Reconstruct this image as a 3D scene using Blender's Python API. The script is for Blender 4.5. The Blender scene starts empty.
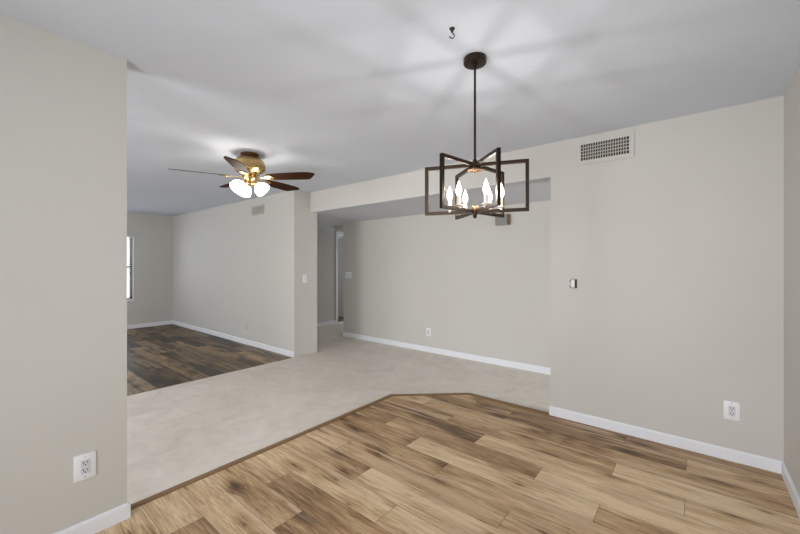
import bpy, bmesh, math
from mathutils import Vector, Matrix

S = bpy.context.scene
COL = S.collection
R = math.radians

# ------------------------------------------------------------------ camera
cam_d = bpy.data.cameras.new('camera')
cam = bpy.data.objects.new('camera', cam_d)
COL.objects.link(cam)
cam.location = (0, 0, 1.35)
cam.rotation_euler = (R(90), 0, R(39.26))
cam_d.sensor_width = 36
cam_d.lens = 36 * 361 / 800
cam_d.shift_y = -2.5 / 800
cam_d.clip_start = .02
S.camera = cam

# ------------------------------------------------------------------ world, window daylight, added fill lights, exposure
w = bpy.data.worlds.new('daylight')
S.world = w
w.use_nodes = True
bg = w.node_tree.nodes['Background']
bg.inputs[0].default_value = (.90, .95, 1, 1)
bg.inputs[1].default_value = 2.5

def area(name, loc, rot, sx, sy, power, color):
    d = bpy.data.lights.new(name, 'AREA')
    d.shape = 'RECTANGLE'
    d.size, d.size_y = sx, sy
    d.energy = power
    d.color = color
    o = bpy.data.objects.new(name, d)
    COL.objects.link(o)
    o.location = loc
    o.rotation_euler = rot
    return o

FILL_COL = (.98, .99, 1)
area('near_fill', (-.60, -1.62, 1.15), (R(90), 0, 0), 1.6, 2.0, 28, FILL_COL).data.spread = R(115)  # fill light added behind the camera, in front of the near wall's opening
area('hall_fill', (-3.5, -2.95, 1.3), (R(90), 0, 0), 1.6, 1.8, 90, FILL_COL)  # extra fill at a closed wall, added to raise the ambient level
area('living_side_fill', (-7.0, -2.95, 1.3), (R(90), 0, 0), 1.8, 1.5, 44, FILL_COL)  # added to lift the long living room wall; no window stands here
area('passage_fill', (2.55, 4.05, 1.15), (0, R(90), 0), 1.6, 1.0, 60, FILL_COL)  # added at the closed right end to brighten passage, tile and hallway
area('hallway_end_fill', (-5.8, 7.5, 1.2), (R(-90), 0, 0), .8, 1.5, 14, FILL_COL)  # unseen light added at the closed hallway end, brightening the hallway wall
area('living_window_daylight', (-9.27, 1.45, 1.28), (0, R(-90), 0), 1.3, 1.7, 9, (.96, .98, 1))

S.view_settings.view_transform = 'Standard'
S.view_settings.look = 'None'
S.view_settings.gamma = 1
S.view_settings.exposure = 0.0
S.view_settings.use_curve_mapping = False

# ------------------------------------------------------------------ node helpers
def new_mat(name):
    m = bpy.data.materials.new(name)
    m.use_nodes = True
    nt = m.node_tree
    b = nt.nodes['Principled BSDF']
    return m, nt, b

def lk(nt, a, b):
    nt.links.new(a, b)

def val(nt, x, sock):
    if isinstance(x, (int, float)):
        sock.default_value = x
    elif isinstance(x, (tuple, list)):
        sock.default_value = x
    else:
        nt.links.new(x, sock)

def mth(nt, op, a, b=None, c=None):
    n = nt.nodes.new('ShaderNodeMath')
    n.operation = op
    val(nt, a, n.inputs[0])
    if b is not None: val(nt, b, n.inputs[1])
    if c is not None: val(nt, c, n.inputs[2])
    return n.outputs[0]

def mixc(nt, fac, a, b, mode='MIX'):
    n = nt.nodes.new('ShaderNodeMix')
    n.data_type = 'RGBA'
    n.blend_type = mode
    val(nt, fac, n.inputs[0])
    val(nt, a, n.inputs[6])
    val(nt, b, n.inputs[7])
    return n.outputs[2]

def noise(nt, vec, scale, detail=3, rough=.5, dist=0):
    n = nt.nodes.new('ShaderNodeTexNoise')
    n.inputs['Scale'].default_value = scale
    n.inputs['Detail'].default_value = detail
    n.inputs['Roughness'].default_value = rough
    n.inputs['Distortion'].default_value = dist
    lk(nt, vec, n.inputs['Vector'])
    return n.outputs['Fac']

def mrange(nt, v, a, b, c=0., d=1.):
    n = nt.nodes.new('ShaderNodeMapRange')
    lk(nt, v, n.inputs[0])
    for i, x in enumerate((a, b, c, d)): n.inputs[i + 1].default_value = x
    return n.outputs[0]

def ramp(nt, v, stops):
    n = nt.nodes.new('ShaderNodeValToRGB')
    e = n.color_ramp.elements
    while len(e) < len(stops): e.new(.5)
    for i, (p, c) in enumerate(stops):
        e[i].position = p
        e[i].color = (*c, 1)
    lk(nt, v, n.inputs[0])
    return n.outputs[0]

def bump(nt, b, h, strength, dist):
    n = nt.nodes.new('ShaderNodeBump')
    n.inputs['Strength'].default_value = strength
    n.inputs['Distance'].default_value = dist
    lk(nt, h, n.inputs['Height'])
    lk(nt, n.outputs[0], b.inputs['Normal'])

def position(nt):
    return nt.nodes.new('ShaderNodeNewGeometry').outputs['Position']

def objco(nt):
    return nt.nodes.new('ShaderNodeTexCoord').outputs['Object']

def comb(nt, x, y, z=0.):
    n = nt.nodes.new('ShaderNodeCombineXYZ')
    for i, v in enumerate((x, y, z)): val(nt, v, n.inputs[i])
    return n.outputs[0]

def srgb(r, g, b):
    f = lambda c: ((c / 255 + .055) / 1.055) ** 2.4 if c > 10 else c / 255 / 12.92
    return (f(r), f(g), f(b))

def paint(name, col, rough=.7, bs=.08, mott=.03, scale=90):
    m, nt, b = new_mat(name)
    p = position(nt)
    n1 = noise(nt, p, 1.3, 3)
    lo = tuple(c * (1 - mott) for c in col) + (1,)
    hi = tuple(c * (1 + mott) for c in col) + (1,)
    lk(nt, mixc(nt, n1, lo, hi), b.inputs['Base Color'])
    b.inputs['Roughness'].default_value = rough
    b.inputs['Specular IOR Level'].default_value = .25
    if bs:
        bump(nt, b, noise(nt, p, scale, 3), bs, .004)
    return m

def plain(name, col, rough=.5, metal=0., var=.04, scale=25):
    m, nt, b = new_mat(name)
    n1 = noise(nt, objco(nt), scale, 2)
    lk(nt, mixc(nt, n1, tuple(c * (1 - var) for c in col) + (1,), tuple(min(1, c * (1 + var)) for c in col) + (1,)), b.inputs['Base Color'])
    b.inputs['Roughness'].default_value = rough
    b.inputs['Metallic'].default_value = metal
    return m

# planks run along X, courses are 0.182 m, boards 1.25 m with joints staggered by thirds
def planks(name, stops, gap_col, rough, sapwood, seed):
    m, nt, b = new_mat(name)
    sep = nt.nodes.new('ShaderNodeSeparateXYZ')
    lk(nt, position(nt), sep.inputs[0])
    x, y = sep.outputs[0], sep.outputs[1]
    r = mth(nt, 'DIVIDE', mth(nt, 'SUBTRACT', 2.832, y), .182)
    k = mth(nt, 'FLOOR', r)
    fr = mth(nt, 'FRACT', r)
    st = mth(nt, 'FLOORED_MODULO', mth(nt, 'ADD', k, 1.), 3.)
    u = mth(nt, 'DIVIDE', mth(nt, 'SUBTRACT', mth(nt, 'ADD', x, .785), mth(nt, 'MULTIPLY', st, .37)), 1.25)
    cidx = mth(nt, 'FLOOR', u)
    fu = mth(nt, 'FRACT', u)
    wn = nt.nodes.new('ShaderNodeTexWhiteNoise')
    wn.noise_dimensions = '3D'
    lk(nt, comb(nt, k, cidx, seed), wn.inputs['Vector'])
    rnd = wn.outputs['Value']
    ox = mth(nt, 'ADD', x, mth(nt, 'MULTIPLY', rnd, 37.))
    oy = mth(nt, 'ADD', y, mth(nt, 'MULTIPLY', k, 3.7))
    wob = noise(nt, comb(nt, mth(nt, 'MULTIPLY', ox, .9), mth(nt, 'MULTIPLY', oy, 5.), rnd), 1.6, 3, .5, .6)
    grain = noise(nt, comb(nt, mth(nt, 'MULTIPLY', ox, 1.6), mth(nt, 'MULTIPLY', oy, 22.), rnd), 2.4, 6, .68, 1.2)
    fine = noise(nt, comb(nt, mth(nt, 'MULTIPLY', ox, 5.), mth(nt, 'MULTIPLY', oy, 55.), rnd), 2.2, 3, .6)
    # knots with dark feathered grain around them
    vo = nt.nodes.new('ShaderNodeTexVoronoi')
    vo.voronoi_dimensions = '2D'
    vo.inputs['Scale'].default_value = 1.0
    lk(nt, comb(nt, mth(nt, 'MULTIPLY', ox, 1.7), mth(nt, 'MULTIPLY', oy, 4.2), 0.), vo.inputs['Vector'])
    kd = mth(nt, 'ADD', vo.outputs['Distance'], mth(nt, 'MULTIPLY', mth(nt, 'SUBTRACT', grain, .5), .25))
    kn = mrange(nt, kd, .0, .07, 1., 0.)
    halo = mrange(nt, kd, .04, .27, 1., 0.)
    t = mth(nt, 'ADD', mth(nt, 'MULTIPLY', rnd, .42), mth(nt, 'MULTIPLY', wob, .75))
    t = mth(nt, 'ADD', t, mth(nt, 'MULTIPLY', grain, 1.0))
    t = mth(nt, 'ADD', t, mth(nt, 'MULTIPLY', fine, .30))
    t = mrange(nt, mth(nt, 'SUBTRACT', t, mth(nt, 'MULTIPLY', halo, .24)), .86, 1.50)
    c = ramp(nt, t, stops)
    # pale sapwood bands
    sap = mrange(nt, noise(nt, comb(nt, mth(nt, 'MULTIPLY', ox, .45), mth(nt, 'MULTIPLY', oy, 7.), 4.), 1.5, 2, .4, .3), .60, .67)
    c = mixc(nt, mth(nt, 'MULTIPLY', sap, .6), c, (*sapwood, 1))
    c = mixc(nt, mth(nt, 'MULTIPLY', kn, .6), c, (*gap_col, 1))
    # joints
    ey = mth(nt, 'MULTIPLY', mth(nt, 'MINIMUM', fr, mth(nt, 'SUBTRACT', 1., fr)), .182)
    ex = mth(nt, 'MULTIPLY', mth(nt, 'MINIMUM', fu, mth(nt, 'SUBTRACT', 1., fu)), 1.25)
    e = mth(nt, 'MINIMUM', ey, ex)
    g = mrange(nt, e, .0006, .0022, 1., 0.)
    pale = mth(nt, 'MULTIPLY', mth(nt, 'GREATER_THAN', rnd, .45), mrange(nt, mth(nt, 'ADD', ey, mth(nt, 'MULTIPLY', mth(nt, 'SUBTRACT', wob, .47), .16)), .004, .013, .72, 0.))  # bevel highlights along long plank edges, painted in with the sapwood colour
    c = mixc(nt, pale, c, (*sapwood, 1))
    c = mixc(nt, mth(nt, 'MULTIPLY', g, .7), c, (*gap_col, 1))
    lk(nt, c, b.inputs['Base Color'])
    lk(nt, mrange(nt, grain, .3, .7, rough - .05, rough + .08), b.inputs['Roughness'])
    b.inputs['Specular IOR Level'].default_value = .4
    h = mth(nt, 'ADD', mrange(nt, e, 0., .003), mth(nt, 'MULTIPLY', fine, .12))
    bump(nt, b, h, .35, .0012)
    return m

def tile_mat():
    m, nt, b = new_mat('travertine_tile')
    p = position(nt)
    sep = nt.nodes.new('ShaderNodeSeparateXYZ')
    lk(nt, p, sep.inputs[0])
    T = .46
    u = mth(nt, 'DIVIDE', mth(nt, 'ADD', sep.outputs[0], .18), T)
    v = mth(nt, 'DIVIDE', mth(nt, 'ADD', sep.outputs[1], .05), T)
    fu, fv = mth(nt, 'FRACT', u), mth(nt, 'FRACT', v)
    wn = nt.nodes.new('ShaderNodeTexWhiteNoise')
    lk(nt, comb(nt, mth(nt, 'FLOOR', u), mth(nt, 'FLOOR', v)), wn.inputs['Vector'])
    vm = nt.nodes.new('ShaderNodeVectorMath')
    vm.operation = 'MULTIPLY_ADD'
    lk(nt, wn.outputs['Color'], vm.inputs[0])
    vm.inputs[1].default_value = (9, 9, 9)
    lk(nt, p, vm.inputs[2])
    q = vm.outputs[0]
    n1 = noise(nt, q, 3.2, 5, .62, 1.2)
    n2 = noise(nt, q, 13, 4, .6, .4)
    t = mth(nt, 'ADD', mth(nt, 'MULTIPLY', n1, .7), mth(nt, 'MULTIPLY', n2, .3))
    t = mth(nt, 'ADD', t, mth(nt, 'MULTIPLY', mth(nt, 'SUBTRACT', wn.outputs['Value'], .5), .06))
    c = ramp(nt, t, [(.26, srgb(203, 194, 183)), (.5, srgb(219, 211, 201)), (.72, srgb(230, 224, 216))])
    e = mth(nt, 'MULTIPLY', mth(nt, 'MINIMUM', mth(nt, 'MINIMUM', fu, mth(nt, 'SUBTRACT', 1., fu)), mth(nt, 'MINIMUM', fv, mth(nt, 'SUBTRACT', 1., fv))), T)
    g = mrange(nt, e, .0015, .003, 1., 0.)
    c = mixc(nt, mth(nt, 'MULTIPLY', g, .2), c, (*srgb(190, 181, 168), 1))
    lk(nt, c, b.inputs['Base Color'])
    b.inputs['Roughness'].default_value = .5
    b.inputs['Specular IOR Level'].default_value = .35
    bump(nt, b, mth(nt, 'ADD', mrange(nt, e, .001, .004), mth(nt, 'MULTIPLY', n2, .2)), .2, .001)
    return m

def emit(name, col, strength):
    m, nt, b = new_mat(name)
    b.inputs['Base Color'].default_value = (*col, 1)
    b.inputs['Emission Color'].default_value = (*col, 1)
    b.inputs['Emission Strength'].default_value = strength
    b.inputs['Roughness'].default_value = .3
    return m

def lamp_glass(name, col, strength, clear):
    # thin lit lamp glass: glows softly and lets the filament's light through
    m, nt, b = new_mat(name)
    nt.nodes.remove(b)
    e = nt.nodes.new('ShaderNodeEmission')
    e.inputs[0].default_value = (*col, 1)
    e.inputs[1].default_value = strength
    t = nt.nodes.new('ShaderNodeBsdfTransparent')
    mx = nt.nodes.new('ShaderNodeMixShader')
    mx.inputs[0].default_value = 1 - clear
    lk(nt, t.outputs[0], mx.inputs[1])
    lk(nt, e.outputs[0], mx.inputs[2])
    lk(nt, mx.outputs[0], nt.nodes['Material Output'].inputs['Surface'])
    return m

M = {}
M['wall'] = paint('greige_wall_paint', srgb(206, 204, 199), .75)
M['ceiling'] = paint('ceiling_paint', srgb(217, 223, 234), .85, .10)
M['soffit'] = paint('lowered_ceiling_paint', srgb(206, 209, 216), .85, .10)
M['trim'] = paint('white_trim_paint', srgb(236, 238, 244), .4, 0, .01)
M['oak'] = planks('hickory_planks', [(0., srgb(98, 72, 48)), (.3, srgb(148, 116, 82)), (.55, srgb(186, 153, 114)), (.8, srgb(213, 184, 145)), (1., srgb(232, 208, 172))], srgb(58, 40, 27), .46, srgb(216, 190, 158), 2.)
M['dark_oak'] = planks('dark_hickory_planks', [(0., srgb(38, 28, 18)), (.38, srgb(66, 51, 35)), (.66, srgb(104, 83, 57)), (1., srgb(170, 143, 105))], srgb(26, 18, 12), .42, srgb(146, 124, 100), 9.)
M['tile'] = tile_mat()
M['strip'] = plain('transition_strip_wood', srgb(132, 102, 68), .5, 0, .2, 14)
M['plate'] = plain('white_plastic', srgb(238, 239, 243), .35, 0, .01)
M['painted_plate'] = plain('painted_over_plastic', srgb(206, 202, 194), .6, 0, .02)
M['socket'] = plain('socket_face', srgb(214, 215, 222), .35, 0, .02)
M['slot'] = plain('dark_slot', (.015, .015, .016), .7)
M['screw'] = plain('screw_metal', (.35, .35, .36), .35, .8)
M['duct'] = plain('dark_duct', (.02, .019, .018), .8)
M['grille'] = plain('grille_enamel', srgb(180, 176, 168), .5)
M['grille_dull'] = plain('dull_grille_enamel', srgb(186, 182, 173), .6)
M['bronze'] = plain('oil_rubbed_bronze', (.034, .020, .012), .36, .7, .25, 30)
M['candle'] = plain('ivory_candle_sleeve', (.72, .66, .55), .5)
M['bulb'] = lamp_glass('lit_flame_bulb', (1, .94, .84), 14, .72)
M['brass'] = plain('polished_brass', (.50, .34, .15), .26, 1., .45, 45)
M['brass_dark'] = plain('aged_brass', (.16, .085, .04), .35, .9, .2, 40)
M['blade'] = plain('walnut_blade', (.042, .015, .005), .6, 0, .35, 9)
M['blade'].node_tree.nodes['Principled BSDF'].inputs['Specular IOR Level'].default_value = .05
M['shade'] = emit('lit_frosted_glass', (1, .94, .86), 20)
M['black'] = plain('black_wire', (.018, .017, .017), .45, .3)
M['chime'] = plain('chime_cover', srgb(138, 137, 133), .55, 0, .05)
M['chime_wood'] = plain('chime_wood_end', srgb(104, 80, 56), .5, 0, .15)
M['chrome'] = plain('satin_nickel', (.55, .55, .56), .3, 1.)
M['blind'] = plain('white_blind_slat', srgb(232, 234, 238), .5)
M['door'] = plain('door_paint', srgb(190, 188, 184), .5)
mg, ntg, bgm = new_mat('window_glass')
bgm.inputs['Base Color'].default_value = (.95, .98, 1, 1)
bgm.inputs['Transmission Weight'].default_value = 1
bgm.inputs['Roughness'].default_value = 0
bgm.inputs['IOR'].default_value = 1.01
M['glass'] = mg
M['win_dark'] = plain('bronze_window_frame', (.06, .055, .05), .5, .2)

# ------------------------------------------------------------------ mesh helpers
def BM(): return bmesh.new()

def box(bm, x0, x1, y0, y1, z0, z1, bev=0., mat=None):
    vs = [bm.verts.new(c) for c in ((x0, y0, z0), (x1, y0, z0), (x1, y1, z0), (x0, y1, z0), (x0, y0, z1), (x1, y0, z1), (x1, y1, z1), (x0, y1, z1))]
    fs = [bm.faces.new([vs[i] for i in q]) for q in ((0, 3, 2, 1), (4, 5, 6, 7), (0, 1, 5, 4), (1, 2, 6, 5), (2, 3, 7, 6), (3, 0, 4, 7))]
    if bev:
        es = list({e for f in fs for e in f.edges})
        r = bmesh.ops.bevel(bm, geom=es, offset=bev, segments=2, affect='EDGES', profile=.5)
        vs = list({v for f in r['faces'] for v in f.verts} | {v for v in vs if v.is_valid})
    if mat is not None:
        for v in vs:
            if v.is_valid: v.co = mat @ v.co
    return vs

def prism(bm, pts, z0, z1, mat=None):
    a = [bm.verts.new((x, y, z0)) for x, y in pts]
    b = [bm.verts.new((x, y, z1)) for x, y in pts]
    n = len(pts)
    bm.faces.new(list(reversed(a)))
    bm.faces.new(b)
    for i in range(n):
        bm.faces.new((a[i], a[(i + 1) % n], b[(i + 1) % n], b[i]))
    if mat is not None:
        for v in a + b: v.co = mat @ v.co

def lathe(bm, prof, seg=28, mat=None):
    rings = []
    for r, z in prof:
        if r < 1e-6:
            rings.append([bm.verts.new((0, 0, z))])
        else:
            rings.append([bm.verts.new((r * math.cos(2 * math.pi * i / seg), r * math.sin(2 * math.pi * i / seg), z)) for i in range(seg)])
    for a, b in zip(rings, rings[1:]):
        for i in range(seg):
            j = (i + 1) % seg
            if len(a) == 1 and len(b) == 1: continue
            if len(a) == 1: bm.faces.new((a[0], b[j], b[i]))
            elif len(b) == 1: bm.faces.new((a[i], a[j], b[0]))
            else: bm.faces.new((a[i], a[j], b[j], b[i]))
    if mat is not None:
        for ring in rings:
            for v in ring: v.co = mat @ v.co

def tube(bm, pts, r, seg=10):
    pts = [Vector(p) for p in pts]
    rings = []
    for i, p in enumerate(pts):
        d = (pts[min(i + 1, len(pts) - 1)] - pts[max(i - 1, 0)]).normalized()
        up = Vector((0, 0, 1)) if abs(d.z) < .95 else Vector((1, 0, 0))
        s = d.cross(up).normalized()
        t = s.cross(d)
        rr = r[i] if isinstance(r, (list, tuple)) else r
        rings.append([bm.verts.new(p + rr * (math.cos(2 * math.pi * k / seg) * s + math.sin(2 * math.pi * k / seg) * t)) for k in range(seg)])
    for a, b in zip(rings, rings[1:]):
        for k in range(seg):
            bm.faces.new((a[k], a[(k + 1) % seg], b[(k + 1) % seg], b[k]))
    bm.faces.new(list(reversed(rings[0])))
    bm.faces.new(rings[-1])

def obj(name, bm, mat, parent=None, smooth=False, loc=None):
    bmesh.ops.recalc_face_normals(bm, faces=bm.faces)
    me = bpy.data.meshes.new(name)
    bm.to_mesh(me)
    bm.free()
    me.materials.append(mat)
    if smooth:
        me.polygons.foreach_set('use_smooth', [True] * len(me.polygons))
        try: me.set_sharp_from_angle(angle=R(38))
        except Exception: pass
    o = bpy.data.objects.new(name, me)
    COL.objects.link(o)
    if parent: o.parent = parent
    if loc: o.location = loc
    return o

def thing(name, label, cat, loc=(0, 0, 0), rot=(0, 0, 0), group=None):
    o = bpy.data.objects.new(name, None)
    o.empty_display_size = .05
    COL.objects.link(o)
    o.location = loc
    o.rotation_euler = rot
    o['label'] = label
    o['category'] = cat
    if group: o['group'] = group
    return o

def tag(o, label, cat, group=None):
    o['label'] = label
    o['category'] = cat
    if group: o['group'] = group
    return o

def struct(name, label, cat, mat, *boxes, bev=0.):
    bm = BM()
    for b in boxes: box(bm, *b, bev=bev)
    o = obj(name, bm, mat)
    o['kind'] = 'structure'
    o['label'] = label
    o['category'] = cat
    return o

def copy_tree(o, parent=None):
    c = o.copy()
    COL.objects.link(c)
    c.parent = parent
    for ch in list(o.children): copy_tree(ch, c)
    return c

# ------------------------------------------------------------------ the setting
H = 2.44
XR, XL = .443, -2.345          # right wall and left stub wall faces
YR, YL = 3.37, 3.09            # long wall, living room wall
XO = -4.51                     # left side of the wide opening / start of the dark planks
XE = -9.2                      # far end of the living room
ZS = 2.137                     # lowered ceiling
YB, XB = 4.60, -5.14           # back wall of the passage and its free corner
XH = -6.35                     # hallway wall
YN = -1.70

def flat(name, label, pts, mat, z=0., th=.05):
    bm = BM()
    prism(bm, pts, z - th, z)
    o = obj(name, bm, mat)
    o['kind'] = 'structure'
    o['label'] = label
    o['category'] = 'floor'
    return o

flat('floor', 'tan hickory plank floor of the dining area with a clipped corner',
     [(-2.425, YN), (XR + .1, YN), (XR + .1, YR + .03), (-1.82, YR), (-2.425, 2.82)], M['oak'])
flat('floor', 'pale beige stone tile floor between the two plank floors',
     [(XO, -3.1), (-2.425, -3.1), (-2.425, 2.82), (-1.82, YR), (2.7, YR), (2.7, YB + .1), (.6, YB + .1), (.6, 7.6), (XH - .12, 7.6), (XH - .12, YL), (XO, YL)], M['tile'])
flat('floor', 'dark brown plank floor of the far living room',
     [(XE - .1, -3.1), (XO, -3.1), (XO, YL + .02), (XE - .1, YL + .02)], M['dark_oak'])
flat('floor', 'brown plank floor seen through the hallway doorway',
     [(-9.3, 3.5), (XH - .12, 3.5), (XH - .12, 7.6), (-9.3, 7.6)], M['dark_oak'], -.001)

struct('ceiling', 'flat white ceiling over the dining area and living room', 'ceiling', M['ceiling'], (XE - .15, .6, -3.2, YR + .14, H, H + .1))
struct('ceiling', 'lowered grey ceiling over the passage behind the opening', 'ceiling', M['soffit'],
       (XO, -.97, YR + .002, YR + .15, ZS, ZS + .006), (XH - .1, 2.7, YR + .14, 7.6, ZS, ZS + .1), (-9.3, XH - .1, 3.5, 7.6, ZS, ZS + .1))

struct('wall_right', 'greige wall at the right edge of the dining area', 'wall', M['wall'], (XR, XR + .15, YN, YR + .1, 0, H))
struct('wall_center', 'greige wall with the large vent, right of the wide opening', 'wall', M['wall'], (-1.006, XR + .15, YR, YR + .14, 0, H), (XR + .15, 2.7, YR, YR + .14, 0, H))
struct('wall_header', 'greige header above the wide opening', 'wall', M['wall'], (XO - .02, -1.006, YR, YR + .14, ZS + .006, H))
struct('wall_left', 'greige stub wall at the left edge with an outlet', 'wall', M['wall'], (XL - .12, XL, YN, .569, 0, H))
struct('wall_living', 'long greige wall of the far living room ending at the opening', 'wall', M['wall'], (XE - .1, XO, YL, YR + .13, 0, H))
WY0, WY1, WZ0, WZ1 = .45, 2.345, .60, 1.965
struct('wall_far', 'greige end wall of the living room around the window', 'wall', M['wall'],
       (XE - .14, XE, -3.1, WY0, 0, H), (XE - .14, XE, WY1, YL + .05, 0, H), (XE - .14, XE, WY0, WY1, 0, WZ0), (XE - .14, XE, WY0, WY1, WZ1, H))
struct('wall_back', 'pale greige wall across the passage behind the opening', 'wall', M['wall'], (XB, 2.7, YB, YB + .12, 0, ZS), (XB, XB + .12, YB + .12, 7.6, 0, ZS))
DY0, DY1, DZ = 5.50, 6.32, 2.035
struct('wall_hall', 'greige wall down the hallway with the white door casing', 'wall', M['wall'],
       (XH - .12, XH, YR + .13, DY0, 0, ZS), (XH - .12, XH, DY1, 7.6, 0, ZS), (XH - .12, XH, DY0, DY1, DZ, ZS))
struct('wall_hall_end', 'greige wall closing the hallway', 'wall', M['wall'], (XH - .12, XB + .12, 7.6, 7.7, 0, ZS))
struct('wall_bedroom', 'shaded wall inside the room beyond the hallway door', 'wall', M['wall'],
       (-9.3, XH - .12, 6.75, 6.85, 0, ZS), (-9.3, -9.2, 3.5, 6.75, 0, .9))
struct('wall_passage_right', 'wall closing the passage at the right', 'wall', M['wall'], (2.6, 2.7, YR + .14, YB, 0, ZS))
# walls behind the camera, one with an opening added for the fill light
struct('wall_near', 'wall behind the camera with a wide opening added for the fill light', 'wall', M['wall'],
       (XL - .12, -1.4, YN - .1, YN, 0, H), (.2, XR + .15, YN - .1, YN, 0, H), (-1.4, .2, YN - .1, YN, 2.15, H))
struct('wall_living_near', 'near wall of the living room', 'wall', M['wall'], (XE - .1, XL - .12, -3.2, -3.1, 0, H), (XL - .12, XL, -3.2, YN, 0, H))

# baseboards
BH, BT = .080, .013
def baseboard(name, label, x0, y0, x1, y1, nx, ny):
    """white baseboard whose back runs from (x0,y0) to (x1,y1); n points into the room"""
    bm = BM()
    prof = [(0, 0), (BT, 0), (BT, BH - .012), (BT * .75, BH - .004), (BT * .4, BH), (0, BH)]
    a = [bm.verts.new((x0 + nx * d, y0 + ny * d, z)) for d, z in prof]
    b = [bm.verts.new((x1 + nx * d, y1 + ny * d, z)) for d, z in prof]
    n = len(prof)
    bm.faces.new(a); bm.faces.new(list(reversed(b)))
    for i in range(n): bm.faces.new((a[i], a[(i + 1) % n], b[(i + 1) % n], b[i]))
    o = obj(name, bm, M['trim'])
    o['kind'] = 'structure'; o['label'] = label; o['category'] = 'baseboard'

baseboard('baseboard_center', 'white baseboard under the wall with the large vent', -1.016, YR, XR, YR, 0, -1)
baseboard('baseboard_right', 'white baseboard at the lower right corner', XR, YN, XR, YR, -1, 0)
baseboard('baseboard_left', 'white baseboard along the left stub wall', XL, YN, XL, .569, 1, 0)
baseboard('baseboard_stub', 'white baseboard around the end of the left stub wall', XL - .12, .569, XL + BT, .569, 0, 1)
baseboard('baseboard_living', 'white baseboard along the long living room wall', XE, YL, XO, YL, 0, -1)
baseboard('baseboard_far', 'white baseboard under the living room window', XE, -3.1, XE, YL, 1, 0)
baseboard('baseboard_back', 'white baseboard along the wall behind the opening', XB, YB, 2.6, YB, 0, -1)
baseboard('baseboard_corner', 'white baseboard on the hallway side of the back wall corner', XB, YB, XB, 7.6, -1, 0)
baseboard('baseboard_hall', 'white baseboard along the hallway wall', XH, YR + .13, XH, DY0 - .055, 1, 0)

# wooden transition trim around the clipped corner of the dining floor
def strip(name, label, pts, wd=.050, h=.009):
    bm = BM()
    for (xa, ya), (xb, yb) in zip(pts, pts[1:]):
        d = Vector((xb - xa, yb - ya)).normalized(); n = Vector((-d.y, d.x)) * wd / 2
        d = d * .008
        xa -= d.x; ya -= d.y; xb += d.x; yb += d.y
        prof = [(-1, -.002), (-1, .003), (-.6, h), (.6, h), (1, .003), (1, -.002)]
        a = [bm.verts.new((xa + n.x * s, ya + n.y * s, z)) for s, z in prof]
        b = [bm.verts.new((xb + n.x * s, yb + n.y * s, z)) for s, z in prof]
        k = len(prof)
        bm.faces.new(a); bm.faces.new(list(reversed(b)))
        for i in range(k): bm.faces.new((a[i], a[(i + 1) % k], b[(i + 1) % k], b[i]))
    o = obj(name, bm, M['strip'])
    o['kind'] = 'structure'; o['label'] = label; o['category'] = 'trim'
strip('trim_1', 'brown wood strip between tan planks and tile, left run', [(-2.425, .60), (-2.425, 2.82)])
strip('trim_2', 'brown wood strip across the clipped corner of the plank floor', [(-2.425, 2.82), (-1.82, YR + .0)])
strip('trim_3', 'brown wood strip running to the wall corner at the opening', [(-1.82, YR), (-1.02, YR)])

# ------------------------------------------------------------------ hallway door casing and door
def part_struct(o, label, cat):
    o['kind'] = 'structure'; o['label'] = label; o['category'] = cat
bm = BM()
for x0, x1 in ((XH, XH + .018), (XH - .138, XH - .12)):
    box(bm, x0, x1, DY0 - .055, DY0 + .004, 0, DZ + .07, .003)
    box(bm, x0, x1, DY1 - .004, DY1 + .07, 0, DZ + .07, .003)
    box(bm, x0, x1, DY0 + .004, DY1 - .004, DZ - .004, DZ + .07, .003)
box(bm, XH - .12, XH, DY0, DY0 + .012, 0, DZ)
box(bm, XH - .12, XH, DY1 - .012, DY1, 0, DZ)
box(bm, XH - .12, XH, DY0, DY1, DZ - .012, DZ)
part_struct(obj('trim_4', bm, M['trim']), 'white casing around the hallway doorway', 'trim')
# the door leaf, swung open into the room beyond
d_root = bpy.data.objects.new('door_1', None); COL.objects.link(d_root)
d_root.location = (XH - .135, DY1 - .02, 0); d_root.rotation_euler = (0, 0, R(188))
part_struct(d_root, 'pale panelled door standing open in the hallway doorway', 'door')
bm = BM()
box(bm, .0, .78, -.018, .018, .012, 2.01, .002)
for z0, z1 in ((.2, .95), (1.1, 1.85)):
    for xx0, xx1 in ((.1, .36), (.43, .69)):
        box(bm, xx0, xx1, -.024, .024, z0, z1, .005)
obj('leaf', bm, M['door'], d_root)
bm = BM()
for s in (-1, 1):
    lathe(bm, [(0, 0), (.027, 0), (.027, .006), (.011, .01), (.011, .035), (.024, .045), (.027, .058), (.018, .068), (0, .07)], 16,
          Matrix.Translation((.72, .018 * s, .95)) @ Matrix.Rotation(R(-90 * s), 4, 'X'))
obj('door_handle', bm, M['chrome'], d_root, True)

# ------------------------------------------------------------------ living room window and blind
w_root = bpy.data.objects.new('window_1', None); COL.objects.link(w_root)
w_root.location = (XE, 0, 0)
part_struct(w_root, 'white framed window at the far left of the living room', 'window')
bm = BM()
fx0, fx1 = -.12, -.075
box(bm, fx0, fx1, WY0, WY0 + .045, WZ0, WZ1)
box(bm, fx0, fx1, WY1 - .045, WY1, WZ0, WZ1)
box(bm, fx0, fx1, WY0 + .045, WY1 - .045, WZ0, WZ0 + .045)
box(bm, fx0, fx1, WY0 + .045, WY1 - .045, WZ1 - .045, WZ1)
obj('window_frame', bm, M['win_dark'], w_root)
bm = BM(); box(bm, fx0 + .004, fx1 + .004, WY0 + .045, WY1 - .045, 1.27, 1.315)
obj('meeting_rail', bm, M['win_dark'], w_root)
bm = BM(); box(bm, -.10, -.096, WY0 + .04, WY1 - .04, WZ0 + .04, WZ1 - .04)
obj('pane', bm, M['glass'], w_root)
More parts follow.
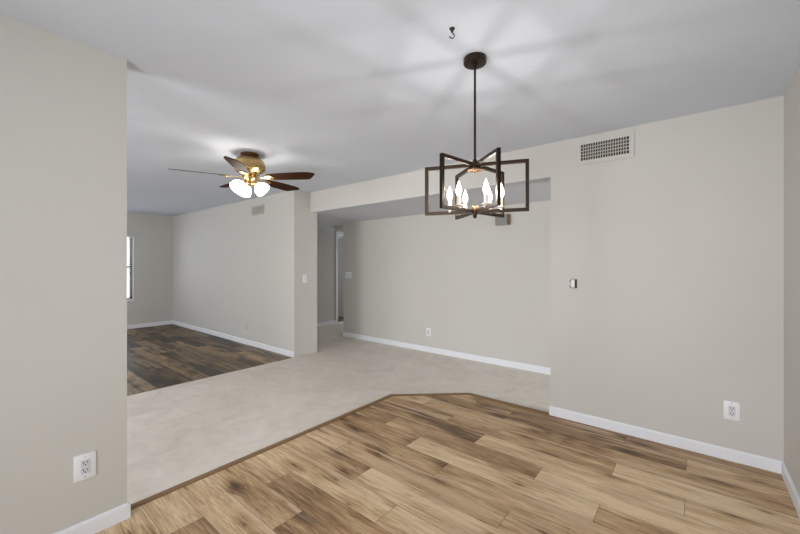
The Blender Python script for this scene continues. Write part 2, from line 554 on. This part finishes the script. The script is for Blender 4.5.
bm = BM(); box(bm, -.14, .012, WY0 - .02, WY1 + .0, WZ0 - .02, WZ0 + .002, .004)
obj('window_sill', bm, M['trim'], w_root)

bl = thing('window_blind', 'white horizontal slat blind hanging in the far living room window', 'blind', (XE - .03, 0, 0))
bm = BM(); box(bm, -.02, .022, WY0 + .01, WY1 - .012, WZ1 - .05, WZ1 - .004, .003)
obj('headrail', bm, M['blind'], bl)
bm = BM()
z = WZ1 - .075
while z > WZ0 + .045:
    box(bm, -.024, .024, WY0 + .015, WY1 - .018, -.001, .001, 0, Matrix.Translation((0, 0, z)) @ Matrix.Rotation(R(-14), 4, 'Y'))
    z -= .043
obj('slats', bm, M['blind'], bl)
bm = BM(); box(bm, -.022, .022, WY0 + .015, WY1 - .018, WZ0 + .008, WZ0 + .026, .003)
obj('bottom_rail', bm, M['blind'], bl)
bm = BM()
bm.free()
for yy in (WY0 + .2, (WY0 + WY1) / 2, WY1 - .12):
    bm = BM()
    tube(bm, [(.025, yy, WZ1 - .05), (.025, yy, WZ0 + .02)], .0018, 6)
    obj('ladder_cord', bm, M['grille'], bl)

# ------------------------------------------------------------------ outlets and switches
# local frame of a wall plate: x to the right as seen, z up, -y towards the viewer
def outlet(label, loc, rz, w=.080, h=.124, faint=False):
    t = thing('electrical_outlet', label, 'outlet', loc, (0, 0, rz))
    bm = BM(); box(bm, -w / 2, w / 2, -.006, 0, -h / 2, h / 2, .0025)
    obj('cover_plate', bm, M['painted_plate'] if faint else M['plate'], t, True)
    bm = BM(); box(bm, -.0175, .0175, -.0085, -.005, -.034, .034, .001)
    s = obj('socket', bm, M['painted_plate'] if faint else M['socket'], t)
    bm = BM()
    for zz in (-.018, .018):
        box(bm, -.0085, -.0055, -.0095, -.008, zz - .002, zz + .009)
        box(bm, .0055, .0085, -.0095, -.008, zz - .001, zz + .008)
        lathe(bm, [(0, 0), (.0032, 0), (.0032, .0015), (0, .0015)], 10, Matrix.Translation((0, -.008, zz - .008)) @ Matrix.Rotation(R(90), 4, 'X'))
    obj('slots', bm, M['slot'], s)
    for zz in (-.049, .049):
        bm = BM()
        lathe(bm, [(0, 0), (.003, 0), (.002, .0012), (0, .0012)], 10, Matrix.Translation((0, -.006, zz)) @ Matrix.Rotation(R(90), 4, 'X'))
        obj('screw', bm, M['painted_plate'] if faint else M['screw'], t)
    return t

outlet('white duplex outlet low on the wall below the large vent, near the right corner', (.196, YR, .343), 0, .084, .126)
outlet('white duplex outlet low on the left stub wall', (XL, .398, .349), R(90), .086, .128)
outlet('small pale outlet low on the wall behind the wide opening', (-3.19, YB, .305), 0)
outlet('faint painted outlet on the living room wall, closer to the window corner', (-7.98, YL, .30), 0, .075, .12, True)
outlet('faint painted outlet on the living room wall, closer to the wide opening', (-5.88, YL, .305), 0, .075, .12, True)

def toggle(label, loc, rz, w, gangs, mat):
    t = thing('light_switch', label, 'switch', loc, (0, 0, rz))
    bm = BM(); box(bm, -w / 2, w / 2, -.006, 0, -.06, .06, .0025)
    obj('cover_plate', bm, mat, t, True)
    for g in range(gangs):
        gx = (g - (gangs - 1) / 2) * .046
        bm = BM(); box(bm, gx - .006, gx + .006, -.008, -.005, -.013, .013, .001)
        r = obj('switch_surround', bm, M['grille'], t)
        bm = BM(); box(bm, -.004, .004, -.006, .006, -.0045, .0045, .001, Matrix.Translation((gx, -.012, .005)) @ Matrix.Rotation(R(25), 4, 'X'))
        obj('toggle', bm, mat, r)
    return t
toggle('white two-toggle switch plate at the free end of the wall behind the opening', (-5.0, YB, 1.155), 0, .165, 2, M['plate'])
toggle('small switch plate on the wall end left of the wide opening', (XO, 3.27, 1.14), R(90), .072, 1, M['plate'])

# bare switch right of the opening: box hole left uncovered around the device
t = thing('wall_switch', 'uncovered light switch with a dark gap and painted screw shadows, right of the wide opening', 'switch', (-.812, YR, 1.185))
bm = BM(); box(bm, -.040, .032, -.0016, 0, -.062, .055, .0006)
obj('painted_surround', bm, M['painted_plate'], t)
bm = BM(); box(bm, .010, .026, -.0026, -.0010, -.040, .038)
box(bm, -.033, -.023, -.0026, -.0010, .012, .030); box(bm, -.033, -.023, -.0026, -.0010, -.038, -.018)  # two small dark patches on the left stand in for screw shadows
obj('box_gap_shadows', bm, M['slot'], t)
bm = BM(); box(bm, -.026, .010, -.006, -.001, -.048, .046, .001)
obj('mounting_strap', bm, M['grille'], t)
bm = BM(); box(bm, -.018, .006, -.012, -.005, -.030, .030, .002)
obj('rocker', bm, M['plate'], t)

# ------------------------------------------------------------------ vents
def grille(label, loc, w, h, nv, nh, border, fmat, gmat, rz=0):
    t = thing('wall_vent', label, 'vent', loc, (0, 0, rz))
    bm = BM(); box(bm, -w / 2, w / 2, -.003, -.0005, -h / 2, h / 2)
    obj('duct_backing', bm, M['duct'] if nv else gmat, t)
    bm = BM()
    a, b = w / 2 + border, h / 2 + border
    box(bm, -a, a, -.008, 0, h / 2, b, .002); box(bm, -a, a, -.008, 0, -b, -h / 2, .002)
    box(bm, -a, -w / 2, -.008, 0, -h / 2, h / 2, .002); box(bm, w / 2, a, -.008, 0, -h / 2, h / 2, .002)
    obj('frame', bm, fmat, t)
    if nv:
        bm = BM()
        for i in range(nv):
            x = -w / 2 + (i + 1) * w / (nv + 1)
            box(bm, x - .0034, x + .0034, -.006, -.0025, -h / 2, h / 2)
        obj('fins', bm, gmat, t)
    bm = BM()
    for i in range(nh):
        z = -h / 2 + (i + 1) * h / (nh + 1)
        if nv: box(bm, -w / 2, w / 2, -.0085, -.0062, z - .0042, z + .0042)
        else: box(bm, -w / 2, w / 2, -.005, .005, -.0012, .0012, 0, Matrix.Translation((0, -.007, z)) @ Matrix.Rotation(R(40), 4, 'X'))
    obj('louvres', bm, gmat, t)
    return t
grille('large wall vent with dark grid high on the wall right of the chandelier', (-0.580, YR, 2.301), 0.349, 0.135, 18, 4, .036, M['wall'], M['grille'])
grille('small pale vent high on the living room wall beside the ceiling fan', (-5.51, YL, 2.235), .33, .115, 0, 7, .022, M['grille_dull'], M['grille_dull'])

# ------------------------------------------------------------------ door chime on the back wall
t = thing('door_chime', 'grey boxy door chime with a wood end, high on wall behind chandelier', 'chime', (-1.96, YB, 1.943))
bm = BM(); box(bm, -.115, .055, -.05, 0, -.07, .07, .006)
obj('cover', bm, M['chime'], t)
bm = BM(); box(bm, .058, .082, -.05, 0, -.07, .07, .005)
obj('end_panel', bm, M['chime_wood'], t)

# ------------------------------------------------------------------ round fixture on the hallway ceiling
t = thing('ceiling_light', 'unlit grey round light flush on the hallway ceiling', 'lamp', (-5.70, 5.02, ZS))
bm = BM(); lathe(bm, [(0, 0), (.15, 0), (.15, -.02), (.142, -.026), (0, -.026)], 32)
obj('base', bm, M['painted_plate'], t, True)
bm = BM(); lathe(bm, [(.135, -.026), (.13, -.04), (.10, -.058), (.05, -.068), (0, -.07)], 32)
obj('diffuser', bm, M['painted_plate'], t, True)

# ------------------------------------------------------------------ swag hook in the ceiling
t = thing('ceiling_hook', 'small black swag hook in the ceiling beside the chandelier canopy', 'hook', (-0.869, 1.443, H), (0, 0, R(39)))
t.scale = (.72, .72, .72)
bm = BM(); lathe(bm, [(0, 0), (.018, 0), (.017, -.005), (.009, -.014), (.006, -.024), (0, -.024)], 20)
obj('mounting_cap', bm, M['black'], t, True)
bm = BM()
pts = [(0, 0, -.022), (.002, 0, -.032)]
for k in range(13):
    a = R(75 - k * 20)
    pts.append((-.001 + .016 * math.cos(a), 0, -.047 + .016 * math.sin(a)))
tube(bm, pts, .0036, 10)
obj('curved_hook', bm, M['black'], t, True)

# ------------------------------------------------------------------ chandelier
CX, CY = -0.901, 1.728
ch = thing('chandelier', 'dark bronze chandelier of crossed rectangular frames with lit candle bulbs', 'chandelier', (CX, CY, 0))
bm = BM(); lathe(bm, [(0, H), (.058, H), (.060, H - .004), (.060, H - .026), (.056, H - .031), (.014, H - .033), (.012, H - .048), (0, H - .048)], 40)
obj('canopy', bm, M['bronze'], ch, True)
bm = BM(); tube(bm, [(0, 0, H - .045), (0, 0, 1.90)], .0062, 14)
obj('stem', bm, M['bronze'], ch, True)
bm = BM(); lathe(bm, [(0, 1.905), (.010, 1.905), (.012, 1.889), (.030, 1.886), (.032, 1.857), (.022, 1.853), (.0, 1.853)], 28)
obj('top_hub', bm, M['bronze'], ch, True)
bm = BM(); lathe(bm, [(0, 1.8525), (.040, 1.8525), (.040, 1.846), (.012, 1.844), (.006, 1.835), (0, 1.833)], 28)
obj('hub_plate', bm, M['brass_dark'], ch, True)
bm = BM(); lathe(bm, [(0, 1.660), (.017, 1.660), (.019, 1.656), (.019, 1.620), (.015, 1.614), (0, 1.614)], 24)
obj('bottom_hub', bm, M['brass_dark'], ch, True)
bm = BM(); lathe(bm, [(0, 1.614), (.010, 1.614), (.011, 1.604), (.007, 1.595), (0, 1.592)], 18)
obj('finial', bm, M['bronze'], ch, True)
ZT, ZB, HW, RF = 1.884, 1.620, .0088, .270
cam_ang = 39.26
flame_me = None
def bar(bm, x0, x1, z0, z1):
    box(bm, x0, x1, -HW, HW, z0, z1, .0012)
for n_, ang in enumerate((-18, -78, -138)):
    rz = R(ang + cam_ang)
    bm = BM()
    bar(bm, -RF, RF, ZT - 2 * HW, ZT)
    bar(bm, -RF, RF, ZB, ZB + 2 * HW)
    bar(bm, -RF, -RF + 2 * HW, ZB + 2 * HW, ZT - 2 * HW)
    bar(bm, RF - 2 * HW, RF, ZB + 2 * HW, ZT - 2 * HW)
    f = obj('frame', bm, M['bronze'], ch)
    f.rotation_euler = (0, 0, rz)
candles = []
for ang in (-18, 162, -78, -138, 102, 42):
    a = R(ang + cam_ang)
    x, y = .134 * math.cos(a), .134 * math.sin(a)
    bm = BM()
    lathe(bm, [(0, ZB + .012), (.010, ZB + .012), (.010, ZB + .024), (.020, ZB + .026), (.021, ZB + .031), (.0105, ZB + .031)], 16)
    lathe(bm, [(.0105, ZB + .028), (.0105, 1.694), (.006, 1.694), (0, 1.694)], 16)
    c = obj('candle', bm, M['candle'], ch, True)
    c.location = (x, y, 0)
    bm = BM()
    lathe(bm, [(.007, 1.694), (.0125, 1.706), (.0155, 1.718), (.0145, 1.731), (.0105, 1.745), (.0055, 1.759), (.002, 1.770), (0, 1.773)], 12)
    b = obj('bulb', bm, M['bulb'], c, True)
    pl = bpy.data.lights.new('bulb_filament', 'POINT')
    pl.energy = 2.45
    pl.shadow_soft_size = .007
    pl.color = (1, .965, .93)
    po = bpy.data.objects.new('bulb_filament', pl); COL.objects.link(po)
    po.parent = b
    po.location = (0, 0, 1.728)

# ------------------------------------------------------------------ ceiling fan
FX, FY = -3.403, 1.818
fan = thing('ceiling_fan', 'brass flush ceiling fan with five dark walnut blades and lit glass shades', 'fan', (FX, FY, 0))
bm = BM(); lathe(bm, [(0, H), (.082, H), (.086, H - .006), (.086, H - .022), (.080, H - .028), (.070, H - .030), (.070, H - .048), (0, H - .048)], 36)
obj('ceiling_mount', bm, M['brass_dark'], fan, True)
bm = BM()
lathe(bm, [(.0, 2.396), (.082, 2.396), (.112, 2.388), (.140, 2.362), (.150, 2.325), (.146, 2.285), (.122, 2.262), (.098, 2.250), (.094, 2.236), (.060, 2.226), (0, 2.226)], 40)
obj('motor_housing', bm, M['brass'], fan, True)
bm = BM()
lathe(bm, [(0, 2.228), (.058, 2.226), (.066, 2.212), (.062, 2.190), (.045, 2.172), (.050, 2.160), (.048, 2.142), (.028, 2.126), (.012, 2.118), (0, 2.116)], 32)
obj('light_hub', bm, M['brass'], fan, True)

PITCH = R(12.5)
blade_me = iron_me = None
for k in range(5):
    phi = R(-112.1 + 72 * k)
    if blade_me is None:
        # outline of the blade along +x
        out = []
        for x, hw in ((.185, .044), (.21, .056), (.30, .066), (.42, .072), (.54, .074)):
            out.append((x, hw))
        pts = [(x, -h) for x, h in out] + [(.61, -.071), (.645, -.062), (.680, -.040), (.676, -.020), (.625, .040), (.600, .066), (.585, .072)] + [(x, h) for x, h in reversed(out)]
        bm = BM()
        prism(bm, pts, -.003, .003, Matrix.Rotation(-PITCH, 4, 'X'))
        b = obj('blade', bm, M['blade'], fan)
        blade_me = b.data
        bm = BM()
        prism(bm, [(.05, -.012), (.11, -.010), (.16, -.014), (.185, -.034), (.215, -.040), (.250, -.030), (.272, 0),
                   (.250, .030), (.215, .040), (.185, .034), (.16, .014), (.11, .010), (.05, .012)], -.010, -.0035, Matrix.Rotation(-PITCH, 4, 'X'))
        for x, yy in ((.205, -.022), (.205, .022), (.245, 0)):
            lathe(bm, [(0, -.0135), (.004, -.013), (.006, -.010), (0, -.010)], 10, Matrix.Rotation(-PITCH, 4, 'X') @ Matrix.Translation((x, yy, 0)))
        ir = obj('blade_iron', bm, M['brass'], fan)
        iron_me = ir.data
    else:
        b = bpy.data.objects.new('blade', blade_me); COL.objects.link(b); b.parent = fan
        ir = bpy.data.objects.new('blade_iron', iron_me); COL.objects.link(ir); ir.parent = fan
    for o in (b, ir):
        o.location = (0, 0, 2.207)
        o.rotation_euler = (0, 0, phi)

# three tulip shades tilted outwards, each on a short brass arm
for rel in (5, -126, 138):
    a = R(rel + cam_ang)
    tilt = Matrix.Rotation(a, 4, 'Z') @ Matrix.Translation((.050, 0, 2.165)) @ Matrix.Rotation(R(-44), 4, 'Y')
    bm = BM()
    lathe(bm, [(.0, .012), (.016, .010), (.018, -.022), (.026, -.028), (.027, -.040), (.0, -.040)], 18, tilt)
    arm = obj('lamp_arm', bm, M['brass'], fan, True)
    bm = BM()
    prof = [(.022, -.034), (.036, -.043), (.055, -.061), (.067, -.083), (.071, -.104), (.070, -.118), (.072, -.124)]
    inner = [(r - .003, z + .001) for r, z in reversed(prof)]
    lathe(bm, prof + inner, 24, tilt)
    lathe(bm, [(0, -.045), (.022, -.055), (.029, -.072), (.026, -.09), (.012, -.104), (0, -.107)], 16, tilt)
    obj('glass_shade', bm, M['shade'], arm, True)
# pull chain
bm = BM()
tube(bm, [(.0, 0, 2.118), (.0, 0, 2.055)], .0014, 6)
lathe(bm, [(0, 2.055), (.004, 2.052), (.006, 2.040), (.004, 2.030), (0, 2.028)], 10)
obj('pull_chain', bm, M['brass'], fan, True)
